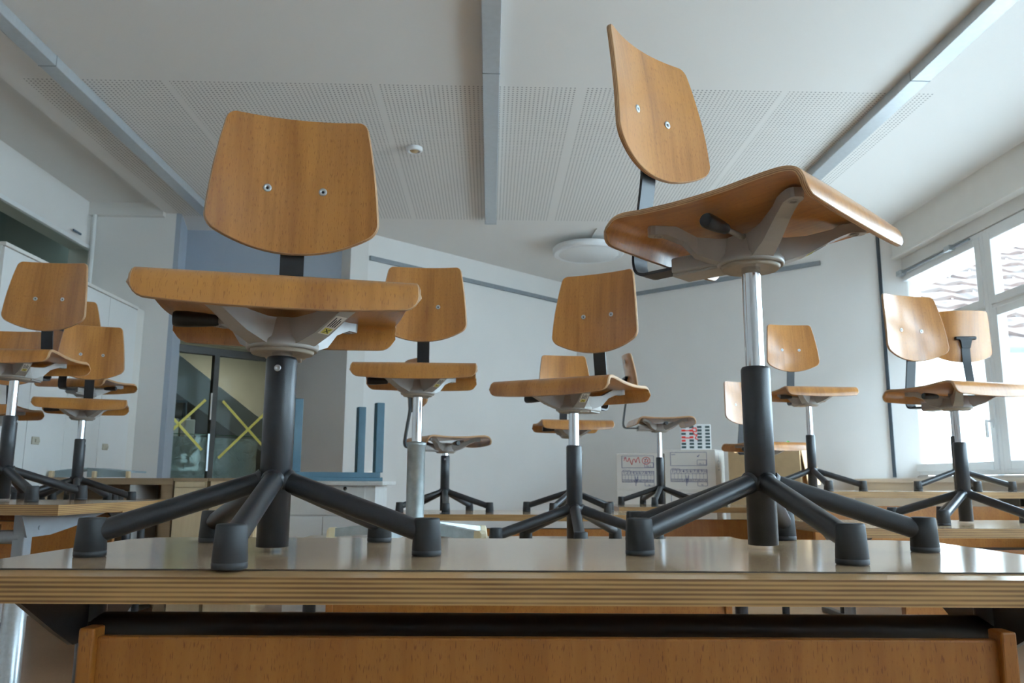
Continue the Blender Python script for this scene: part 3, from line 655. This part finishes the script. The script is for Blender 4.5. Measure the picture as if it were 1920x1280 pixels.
# ------------------------------------------------------------------ school desks
def school_desk(loc, rz, label, steel='dark_steel', W_=1.60, D_=.64, lam=True, round_back=False, legs='post', panel_rel=-.078, hooks=False, tube_rel=-.108, inset=False):
    """origin: middle of the front edge of the top surface, local +y away from the viewer"""
    r_ = thing('school_desk', label, 'desk', (loc[0], loc[1], 0), rz, 'wooden school desks')
    zt = loc[2]; hw = W_/2; t = .034
    ch = .075
    outline = [(-hw, 0), (hw, 0), (hw, D_-ch), (hw-ch*.35, D_-ch*.35), (hw-ch, D_), (-hw+ch, D_), (-hw+ch*.35, D_-ch*.35), (-hw, D_-ch)] if round_back else [(-hw, 0), (hw, 0), (hw, D_), (-hw, D_)]
    m_ = MB(); n = len(outline); z1 = zt-(.0022 if lam else 0); z0 = z1-t-(.004 if lam else 0)
    def side(m_, top, bot, mi):
        k = len(top); m_.add(top+bot, [[i, k+i, k+(i+1) % k, (i+1) % k] for i in range(k)], mi)
    if lam:
        full = [(-hw, .034), (hw, .034)]+outline[2:]
        m_.add([(x, y, z1) for x, y in full], [list(range(n))], 1)
        m_.add([(-hw, 0, z1-.0042), (hw, 0, z1-.0042), (hw, .034, z1), (-hw, .034, z1)], [[0, 1, 2, 3]], 1)
        m_.add([(hw, 0, z1-.0042), (hw, .034, z1-.0042), (hw, .034, z1)], [[0, 1, 2]], 0); m_.add([(-hw, 0, z1-.0042), (-hw, .034, z1-.0042), (-hw, .034, z1)], [[0, 2, 1]], 0)
        side(m_, [(-hw, .034, z1)]+[(-hw, 0, z1-.0042), (hw, 0, z1-.0042)]+[(x, y, z1) for x, y in full[1:]], [(-hw, .034, z0)]+[(-hw, 0, z0), (hw, 0, z0)]+[(x, y, z0) for x, y in full[1:]], 0)
    else:
        m_.add([(x, y, z1) for x, y in outline], [list(range(n))], 1)
        side(m_, [(x, y, z1) for x, y in outline], [(x, y, z0) for x, y in outline], 0)
    m_.add([(x, y, z0) for x, y in outline], [list(range(n))[::-1]], 1)
    tp = m_.build('tabletop', ['desk_ply_edge', 'desk_top_base' if lam else 'desk_top_laminate'], r_)
    if lam:
        m_ = MB(); top = [(x, y, zt) for x, y in full]; bot = [(x, y, z1+.0001) for x, y in full]
        m_.add(top, [list(range(n))], 1); side(m_, top, bot, 0); m_.add(bot, [list(range(n))[::-1]], 1)
        m_.build('writing_surface', ['seam_brown', 'desk_top_laminate'], r_)
    pw = (.565 if inset else 1.225/2*W_/1.6); ph = .26; pz = zt+panel_rel
    pn = MB(); pn.box(-pw+.019, pw-.019, .045, .061, pz-ph, pz, bev=.003); pn.build('modesty_panel', 'desk_panel_beech', r_)
    for s_ in (-1, 1):
        sb = MB(); sb.box(s_*pw-(0 if s_ < 0 else .021), s_*pw+(.021 if s_ < 0 else 0), .034, .066, pz-ph, pz+.012, bev=.003); sb.build('side_board', 'desk_panel_beech', r_)
    px = (.645 if inset else .71*W_/1.6); py = (.06 if inset else .27)
    m_ = MB(); m_.tube([(-px, py, zt+tube_rel), (px, py, zt+tube_rel)], .0225, 18); m_.build('crossbar', steel if steel == 'grey_steel' else 'black_steel', r_)
    for s_ in (-1, 1):
        lg = MB()
        if legs == 'post': lg.tube([(s_*px, py, .03), (s_*px, py, z0)], .021, 18)
        else: lg.box(s_*px-.021, s_*px+.021, py-.021, py+.021, .30, z0, bev=.003)
        lg = lg.build('leg', steel, r_)
        if legs != 'post':
            q = MB(); q.lathe([(.036, .03), (.036, zt-.295), (.030, zt-.29)], 26, (s_*px, py, 0)); q.build('leg_sleeve', 'zinc', lg)
        pl_ = MB()                                # gusset plate carrying the top, running front to back
        prof = [(.005, z0), (.53, z0), (.30, z0-.050), (.16, z0-.072), (.04, z0-.074)]
        if legs == 'post': prof = [(.045, z0), (.52, z0), (.34, z0-.09), (.21, z0-.09), (.155, z0-.062)]
        pl_.prism(prof, -.004, .004, 0, Matrix.Translation((s_*px+(s_*.026 if legs != 'post' else 0), 0, 0)) @ Matrix(((0, 0, 1, 0), (1, 0, 0, 0), (0, 1, 0, 0), (0, 0, 0, 1))))
        if legs != 'post': pl_.tube([(s_*px+s_*.028, .10, z0-.045), (s_*px+s_*.034, .10, z0-.045)], .008, 12)
        pl_.build('gusset_plate', steel, r_)
        ft = MB(); ft.box(s_*px-.025, s_*px+.025, .02, D_-.06, 0, .035, bev=.008); ft.build('foot_bar', steel, r_)
        if hooks:
            hk = MB(); hk.tube([(s_*(pw+.002), .06, pz-.01)]+[(s_*(pw+.022+.014*cos(a*.45)), .06, pz-.035-.018*sin(a*.45)) for a in range(0, 8)], .003, 8); hk.build('bag_hook', 'black_steel', r_)
    return r_
D1z, D2z, D3z, D4z, D5z, D6z, D7z, D8z = -.1166, -.2057, -.178, -.157, -.046, -.1584, -.0826, -.12
school_desk((.078, 1.087, Z(D1z)), radians(-1.3), 'nearest wooden desk with glossy top crossing the whole foreground', round_back=True, panel_rel=-.088, tube_rel=-.113, D_=.65, W_=1.61)
school_desk((.125, 2.52, Z(D2z)), 0, 'desk just behind the foreground desk, only its orange panel and back edge showing', lam=False, D_=.68, hooks=True)
school_desk((.20, 4.53, Z(D3z)), 0, 'desk in the middle distance left of the white boxes, carrying two chairs', lam=False, W_=1.54, D_=.70, round_back=True)
school_desk((1.62, 5.26, Z(D4z)), 0, 'furthest desk, standing in front of the white removal boxes', lam=False, W_=1.6)
school_desk((2.38, 4.47, Z(D5z)), 0, 'far right desk near the window ledge, carrying two tall chairs', lam=False)
school_desk((2.09, 2.945, Z(D6z)), 0, 'desk at the right edge behind the foreground desk', steel='grey_steel', lam=False, D_=.67)
school_desk((-2.20, 2.84, Z(D7z)), radians(-6), 'desk at the left edge with grey steel bracket and chrome leg', steel='grey_steel', lam=False, legs='square', inset=True)
school_desk((-2.53, 3.985, Z(D8z)), 0, 'desk mostly hidden behind the left edge desk, carrying two chairs', lam=False)
school_desk((-2.455, 4.67, Z(D8z)), 0, 'short desk hidden in front of the tall cupboards, carrying the chair that faces away', lam=False, W_=.96)

# ------------------------------------------------------------------ swivel chairs
def interp(tab, t):
    if t <= tab[0][0]: return tab[0][1:]
    for a, c in zip(tab[:-1], tab[1:]):
        if t <= c[0]:
            f = (t-a[0])/(c[0]-a[0]); return tuple(a[i]+(c[i]-a[i])*f for i in range(1, len(a)))
    return tab[-1][1:]
def catmull(P, n=8):
    out = []
    for i in range(len(P)-1):
        p0 = P[max(i-1, 0)]; p1 = P[i]; p2 = P[i+1]; p3 = P[min(i+2, len(P)-1)]
        for k in range(n):
            t = k/n; out.append(tuple(.5*((2*p1[j])+(-p0[j]+p2[j])*t+(2*p0[j]-5*p1[j]+4*p2[j]-p3[j])*t*t+(-p0[j]+3*p1[j]-3*p2[j]+p3[j])*t**3) for j in range(len(p1))))
    out.append(tuple(P[-1])); return out
def shell(P, UV, thick):
    """P: grid of front/top surface points [i][j]; returns MB with slots 0 face, 1 edge"""
    nu, nv = len(P), len(P[0]); V = [[Vector(p) for p in row] for row in P]
    Nn = [[None]*nv for _ in range(nu)]
    for i in range(nu):
        for j in range(nv):
            a = V[min(i+1, nu-1)][j]-V[max(i-1, 0)][j]; c = V[i][min(j+1, nv-1)]-V[i][max(j-1, 0)]
            if a.length < 1e-7: a = V[min(i+1, nu-1)][nv//2]-V[max(i-1, 0)][nv//2]
            Nn[i][j] = a.cross(c).normalized()
    m_ = MB(); b_ = .0018
    tp = [V[i][j] for i in range(nu) for j in range(nv)]; bt = [V[i][j]-Nn[i][j]*thick for i in range(nu) for j in range(nv)]
    fs = []; uvs = []
    for i in range(nu-1):
        for j in range(nv-1):
            q = [(i, j), (i+1, j), (i+1, j+1), (i, j+1)]; fs.append([a*nv+c for a, c in q]); uvs.append([UV[a][c] for a, c in q])
    m_.add(tp, fs, 0, uvs, True); m_.add(bt, [f[::-1] for f in fs], 0, [u[::-1] for u in uvs], True)
    ring = [(i, 0) for i in range(nu)]+[(nu-1, j) for j in range(1, nv)]+[(i, nv-1) for i in range(nu-2, -1, -1)]+[(0, j) for j in range(nv-2, 0, -1)]
    cen = [V[i][j]-Nn[i][j]*thick*.5 for i, j in ring]; n = len(ring)
    def outd(k):
        t = cen[(k+1) % n]-cen[k-1]; i, j = ring[k]; return t.cross(Nn[i][j]).normalized()
    rows = []
    for fr, of in ((0, 0), (.22, .0016), (.78, .0016), (1, 0)):
        rows.append([V[i][j]-Nn[i][j]*thick*fr+outd(k)*of for k, (i, j) in enumerate(ring)])
    vs = [p for r_ in rows for p in r_]; ef = []; eu = []; acc = 0
    fr = (0, .22, .78, 1)
    for k in range(n):
        k2 = (k+1) % n; l = (cen[k2]-cen[k]).length
        for q in range(3):
            ef.append([q*n+k, (q+1)*n+k, (q+1)*n+k2, q*n+k2]); eu.append([(acc, fr[q]), (acc, fr[q+1]), (acc+l, fr[q+1]), (acc+l, fr[q])])
        acc += l
    m_.add(vs, ef, 1, eu, True)
    return m_
US = [-cos(pi*i/30) for i in range(31)]
US = [.55*u+.45*(u if abs(u) < 1 else u) for u in US]
def seat_mesh():
    prof = catmull([(-.2065, .398), (-.2070, .410), (-.2060, .423), (-.2025, .436), (-.195, .4470), (-.183, .4540), (-.165, .4575), (-.14, .4570), (-.11, .4548), (-.05, .4495), (.03, .4475), (.10, .4500), (.142, .4535), (.164, .4500), (.180, .4375), (.1885, .420), (.1925, .401)], 6)
    s = [0]
    for a, c in zip(prof[:-1], prof[1:]): s.append(s[-1]+sqrt((a[0]-c[0])**2+(a[1]-c[1])**2))
    L_ = s[-1]; tab = [(s[i], prof[i][0], prof[i][1]) for i in range(len(s))]
    P = []; UV = []
    nv = 46
    for u in US:
        hw = .2060; x = u*hw; r1, r2 = .021, .023
        a = abs(x)
        def cr(r): return 0 if a < hw-r else r-sqrt(max(0, r*r-(a-(hw-r))**2))
        v0 = .010*(a/hw)**2.2+cr(r1); v1 = L_-.004*(a/hw)**2-cr(r2)
        row = []; ur = []
        for j in range(nv):
            f = j/(nv-1); f = f+.10*sin(2*pi*f)*-.6/ (2*pi)*1.2
            v = v0+(v1-v0)*f; y, z = interp(tab, v)
            k = 1.012-.026*(v/L_)
            row.append((x*k, y-.008*(1-(a/hw)**2)*max(0, 1-v/.07), z)); ur.append((x, v))
        P.append(row); UV.append(ur)
    return shell(P, UV, .010).mesh('seat', ['beech_ply', 'beech_ply_edge'])
def back_mesh():
    yc = catmull([(.590, .199), (.643, .206), (.73, .2125), (.82, .2245), (.897, .238)], 8)
    def hwz(z): return interp([(.58, .168), (.643, .1665), (.70, .1625), (.76, .1570), (.83, .1480), (.897, .1370)], z)[0]
    P = []; UV = []
    nv = 34
    for u in US:
        a = abs(u); hw = .16
        def cr(r): return 0 if a*hw < hw-r else r-sqrt(max(0, r*r-(a*hw-(hw-r))**2))
        zb = .594+.046*a**2.1+cr(.019); zt = .8945-.002*a*a-cr(.018)
        row = []; ur = []
        for j in range(nv):
            z = zb+(zt-zb)*j/(nv-1); x = u*hwz(z)
            row.append((x, interp(yc, z)[0]-1.30*x*x, z)); ur.append((x, z))
        P.append(row); UV.append(ur)
    return shell(P, UV, .010).mesh('backrest', ['beech_ply', 'beech_ply_edge'])
ME = {}
ME['seat'] = seat_mesh(); ME['backrest'] = back_mesh()
m_ = MB()                                        # bolts sit on the front face of the backrest
m_.lathe([(.0085, 0), (.0085, .0012), (.0072, .0022), (.0035, .0022), (.0030, .0006), (.0005, .0006)], 20, T=Matrix.Rotation(radians(90), 4, 'X')); ME['bolt'] = m_.mesh('bolt', ['zinc'])
m_ = MB(); m_.lathe([(.0085, 0), (.0085, .0012), (.0072, .0022), (.0030, .0022)], 6, T=Matrix.Rotation(radians(90), 4, 'X') @ Matrix.Scale(.36, 4)); ME['hex'] = m_.mesh('hex', ['ink_black'])
# bracket: flat bar with tee plate
def bar_mesh():
    m_ = MB()
    path = catmull([(.2265, .735), (.2235, .68), (.2240, .60), (.2360, .52), (.2480, .44), (.2500, .415), (.2440, .394), (.2280, .3855), (.20, .3855), (.12, .3855)], 6)
    secs = []
    for i, p in enumerate(path):
        a = path[max(i-1, 0)]; c = path[min(i+1, len(path)-1)]; t = Vector((c[0]-a[0], c[1]-a[1])).normalized(); n = Vector((-t.y, t.x))*.003
        h = .0235 if i > 5 else .0235
        secs.append([(-h, p[0]-n.x, p[1]-n.y), (h, p[0]-n.x, p[1]-n.y), (h, p[0]+n.x, p[1]+n.y), (-h, p[0]+n.x, p[1]+n.y)])
    m_.loft(secs)
    m_.loft([[(-.024, .2215, .675), (.024, .2215, .675), (.024, .234, .675), (-.024, .234, .675)], [(-.030, .2215, .712), (.030, .2215, .712), (.030, .242, .712), (-.030, .242, .712)], [(-.036, .222, .724), (.036, .222, .724), (.036, .244, .724), (-.036, .244, .724)]])
    m_.box(-.060, .060, .219, .243, .722, .742, bev=.006)
    return m_.mesh('back_bracket', ['black_steel'])
ME['back_bracket'] = bar_mesh()
def mount_mesh():
    m_ = MB()
    m_.lathe([(.052, .3700), (.0585, .3640), (.0610, .3690), (.0610, .3760), (.0540, .3830), (.0500, .4120), (.0480, .4160)], 36)
    for tx, ty, rw in ((-.130, -.150, .050), (.130, -.150, .050), (-.115, .130, .042), (.115, .130, .042)):
        d = Vector((tx, ty, 0)); l = d.length; d.normalize(); n = Vector((-d.y, d.x, 0))
        secs = []
        for f, zl, zh, w_ in ((.034, .3655, .415, rw), (.062, .371, .414, rw*.90), (.10, .3845, .418, rw*.76), (l-.050, .4105, .431, .033), (l-.032, .4185, .441, .032), (l-.014, .4255, .4425, .032), (l+.004, .4255, .4425, .031), (l+.012, .4258, .4425, .025), (l+.016, .4262, .4425, .015)):
            c = d*f; a = n*w_/2; b2_ = n*w_/2*.86
            secs.append([c-b2_+Vector((0, 0, zl)), c+b2_+Vector((0, 0, zl)), c+a+Vector((0, 0, zh)), c-a+Vector((0, 0, zh))])
        m_.loft(secs)
        m_.lathe([(.0085, .4265), (.0085, .4235), (.006, .4235), (.0045, .4255)], 14, (d.x*(l-.004), d.y*(l-.004), 0))
    m_.box(-.038, .038, .035, .150, .371, .402, bev=.004); m_.box(-.030, .030, .05, .152, .366, .373, bev=.002)
    return m_.mesh('seat_mount', ['cast_paint'])
ME['seat_mount'] = mount_mesh()
m_ = MB(); m_.lathe([(.030, .3620), (.051, .3585), (.0535, .3635), (.0535, .3700)], 36); ME['swivel_disc'] = m_.mesh('swivel_disc', ['cast_disc'])
m_ = MB(); m_.tube([(-.045, -.012, .409), (-.125, -.012, .411)], .0050, 12); ME['lever_rod'] = m_.mesh('lever_rod', ['cast_paint'])
m_ = MB(); m_.tube([(-.106, -.012, .4105), (-.110, -.012, .4105), (-.130, -.012, .411), (-.155, -.012, .411), (-.174, -.012, .411), (-.178, -.012, .411)], [.0075, .0095, .0118, .0135, .0135, .0115], 18); ME['lever_handle'] = m_.mesh('lever_handle', ['black_plastic'])
# sticker on the outer face of the viewer-right front arm (white label, yellow square with a cross, print lines)
def sticker_mesh():
    m_ = MB(); d = Vector((.130, -.150, 0)).normalized(); n = Vector((-d.y, d.x, 0)); l = .198
    # underside plane of the arm between f=.062 and f=.15
    a0 = d*.101+Vector((0, 0, .3851)); a1 = d*.147+Vector((0, 0, .4100))
    ex = (a1-a0); L_ = ex.length; ex.normalize(); ey = n; nz = ex.cross(ey).normalized()
    if nz.z > 0: nz = -nz
    o = a0+nz*.0008
    def q(x0, x1, y0, y1, mi, up):
        vs = [o+ex*x+ey*y+nz*up for x, y in ((x0, y0), (x1, y0), (x1, y1), (x0, y1))]; m_.add(vs, [[0, 1, 2, 3]], mi); m_.add([v-nz*.0004 for v in vs], [[3, 2, 1, 0]], mi)
    q(0, .050, -.0115, .0115, 0, 0); q(.003, .017, -.008, .008, 1, .0005)
    for sg in (-1, 1):
        vs = [o+nz*.001+ex*(.010+x)+ey*(sg*y) for x, y in ((-.006, -.0048), (-.0048, -.006), (.006, .0048), (.0048, .006))]; m_.add(vs, [[0, 1, 2, 3], [3, 2, 1, 0]], 2)
    for k in range(4): q(.021, .046-(k % 2)*.006, -.008+k*.0045, -.0062+k*.0045, 2, .0005)
    return m_.mesh('warning_sticker', ['sticker_white', 'tape_yellow', 'ink_black'])
ME['warning_sticker'] = sticker_mesh()
# five-star base
ZC = .3252
def column_mesh(zc, rad=.0262, mat='dark_steel'):
    m_ = MB(); m_.lathe([(rad-.003, .0075), (rad, .0085), (rad, zc-.006), (rad-.002, zc-.001), (rad-.004, zc), (.0185, zc), (.0185, zc-.02)], 36, cap=False)
    m_.lathe([(.001, .0075), (rad-.003, .0075)], 36, cap=False)
    return m_.mesh('column', [mat])
ME['column'] = column_mesh(ZC)
m_ = MB(); m_.tube([(.018, 0, .1165), (.262, 0, .0365)], .0168, 20)
m_.tube([(.0235, 0, .1145), (.0255, 0, .1140), (.0285, 0, .1130)], [.0205, .0195, .0172], 20, cap=False); ME['leg'] = m_.mesh('leg', ['dark_steel'])
m_ = MB(); m_.lathe([(.0215, 0), (.0235, .0015), (.0236, .0075), (.0228, .0085), (.0228, .0092), (.0234, .0098), (.0205, .0555), (.0195, .0582), (.0175, .0588)], 32, (.27, 0, 0)); ME['rubber_foot'] = m_.mesh('rubber_foot', ['rubber'])
m_ = MB(); m_.lathe([(.0058, 0), (.0058, .0010), (.0046, .0018), (.0022, .0018), (.0018, .0004), (.0004, .0004)], 18, T=Matrix.Translation((0, -.0258, ZC-.022)) @ Matrix.Rotation(radians(90), 4, 'X')); ME['set_screw'] = m_.mesh('set_screw', ['zinc'])

def swivel_chair(pos, z, brot, srot, lift, label, zc=ZC, base='star', rear_sticker=False, sticker=True, screw=1.7):
    r_ = thing('swivel_chair', label, 'chair', (pos[0], pos[1], Z(z)), 0, 'beech school swivel chairs standing on the desks')
    sr = radians(srot); br = radians(brot)
    seat = link('seat', ME['seat'], r_, (0, 0, lift), sr)
    bk = link('backrest', ME['backrest'], r_, (0, 0, lift), sr)
    for s_ in (-1, 1):
        b_ = link('bolt', ME['bolt'], bk, (s_*.055, .2085, .730)); b_.rotation_euler = (0, 0, s_*-.13)
        h_ = link('bolt_socket', ME['hex'], bk, (s_*.055, .2083, .730)); h_.rotation_euler = (0, 0, s_*-.13)
    if rear_sticker:
        q = MB(); q.lathe([(.024, 0), (.024, .0006)], 24, T=Matrix.Translation((-.045, .2428, .835)) @ Matrix.Rotation(radians(-83), 4, 'X') @ Matrix.Scale(.75, 4, (1, 0, 0)))
        q.build('inventory_sticker', 'sticker_old', bk)
    link('back_bracket', ME['back_bracket'], r_, (0, 0, lift), sr)
    mt = link('seat_mount', ME['seat_mount'], r_, (0, 0, lift), sr)
    link('swivel_disc', ME['swivel_disc'], mt); link('lever_rod', ME['lever_rod'], mt); link('lever_handle', ME['lever_handle'], mt)
    if sticker: link('warning_sticker', ME['warning_sticker'], mt)
    q = MB(); q.lathe([(.0172, max(.12, zc-.12)), (.0172, .366+lift)], 32); q.build('gas_lift', 'chrome', r_)
    if base == 'star':
        cme = ME['column'] if abs(zc-ZC) < 1e-4 else column_mesh(zc)
        co = link('column', cme, r_, (0, 0, 0), screw)
        if abs(zc-ZC) < 1e-4: link('set_screw', ME['set_screw'], co)
        for k in range(5):
            lg = link('leg', ME['leg'], r_, (0, 0, 0), br+k*2*pi/5); link('rubber_foot', ME['rubber_foot'], lg)
    else:
        q = MB(); q.lathe([(.0315, .03), (.0315, .325), (.0345, .33), (.0345, .340), (.020, .343)], 36); q.build('column', 'galvanised', r_)
        for k in range(5):
            a = br+k*2*pi/5; T = Matrix.Rotation(a, 4, 'Z'); q = MB()
            q.loft([[T @ Vector(p) for p in ((.02, -.022, .030), (.02, .022, .030), (.02, .018, .072), (.02, -.018, .072))], [T @ Vector(p) for p in ((.285, -.018, .014), (.285, .018, .014), (.285, .014, .042), (.285, -.014, .042))]])
            lg = q.build('leg', 'galvanised', r_); q = MB()
            q.loft([[T @ Vector(p) for p in ((.272, -.020, 0), (.272, .020, 0), (.272, .016, .045), (.272, -.016, .045))], [T @ Vector(p) for p in ((.293, -.020, 0), (.293, .020, 0), (.293, .016, .045), (.293, -.016, .045))], [T @ Vector(p) for p in ((.302, -.017, .002), (.302, .017, .002), (.300, .013, .036), (.300, -.013, .036))]])
            q.build('foot_cap', 'cream_plastic', lg)
    return r_
swivel_chair((-.3597, 1.4039), D1z, -87.07, 11.95, -.0288, 'large low chair on the left of the foreground desk, seat facing the viewer', screw=0)
swivel_chair((.4847, 1.4736), D1z, -81.27, 44.52, .1495, 'large raised chair on the right of the foreground desk, turned to the right')
swivel_chair((.2811, 2.7538), D2z, -91.97, -30.86, .0759, 'reddish brown chair between the two foreground chairs, turned to the left')
swivel_chair((-.2608, 2.9251), D2z, -36, .68, .1446, 'chair on a grey galvanised post with cream capped feet', base='flat')
swivel_chair((-.2627, 4.8585), D3z, -85.20, 113.4, -.0195, 'small low chair seen from the side behind the galvanised post chair', sticker=False, screw=0)
swivel_chair((.4867, 4.9203), D3z, -118.65, 6.49, .0747, 'small pale chair behind the reddish brown chair, facing the viewer', sticker=False)
swivel_chair((1.1697, 5.6635), D4z, -109.9, 91.3, .1375, 'small chair turned sideways in front of the white removal boxes', rear_sticker=True, sticker=False)
swivel_chair((1.842, 5.505), D4z, -54, 20, -.036, 'small chair half hidden by the post of the raised foreground chair, above the cardboard box', zc=.27, sticker=False)
swivel_chair((1.8943, 4.8182), D5z, -93.6, 3.3, .1367, 'pale small chair in front of the bare back wall, right of the raised foreground chair', sticker=False)
swivel_chair((2.7825, 4.8504), D5z, -100.3, 174.9, .1478, 'chair by the window seen from behind, backrest with tee bracket', sticker=False)
swivel_chair((1.926, 3.3273), D6z, -136.15, 16.1, .0967, 'chair at the right edge with shiny backrest in front of the window')
swivel_chair((-1.8652, 3.2357), D7z, -40, 3.66, .1056, 'largest chair at the left edge, with dark backrest')
swivel_chair((-2.1138, 4.3031), D8z, -63.06, 21.42, .0632, 'smaller chair right of the left edge chair, backrest in front of the cupboards', sticker=False)
swivel_chair((-2.4346, 4.9687), D8z, -90, 176.1, .2481, 'chair facing away behind the left chairs, only a backrest corner and seat showing', rear_sticker=True, sticker=False)
swivel_chair((-2.609, 4.302), D8z, 0, 3.76, .031, 'chair cut off at the far left edge behind the largest left chair', sticker=False)
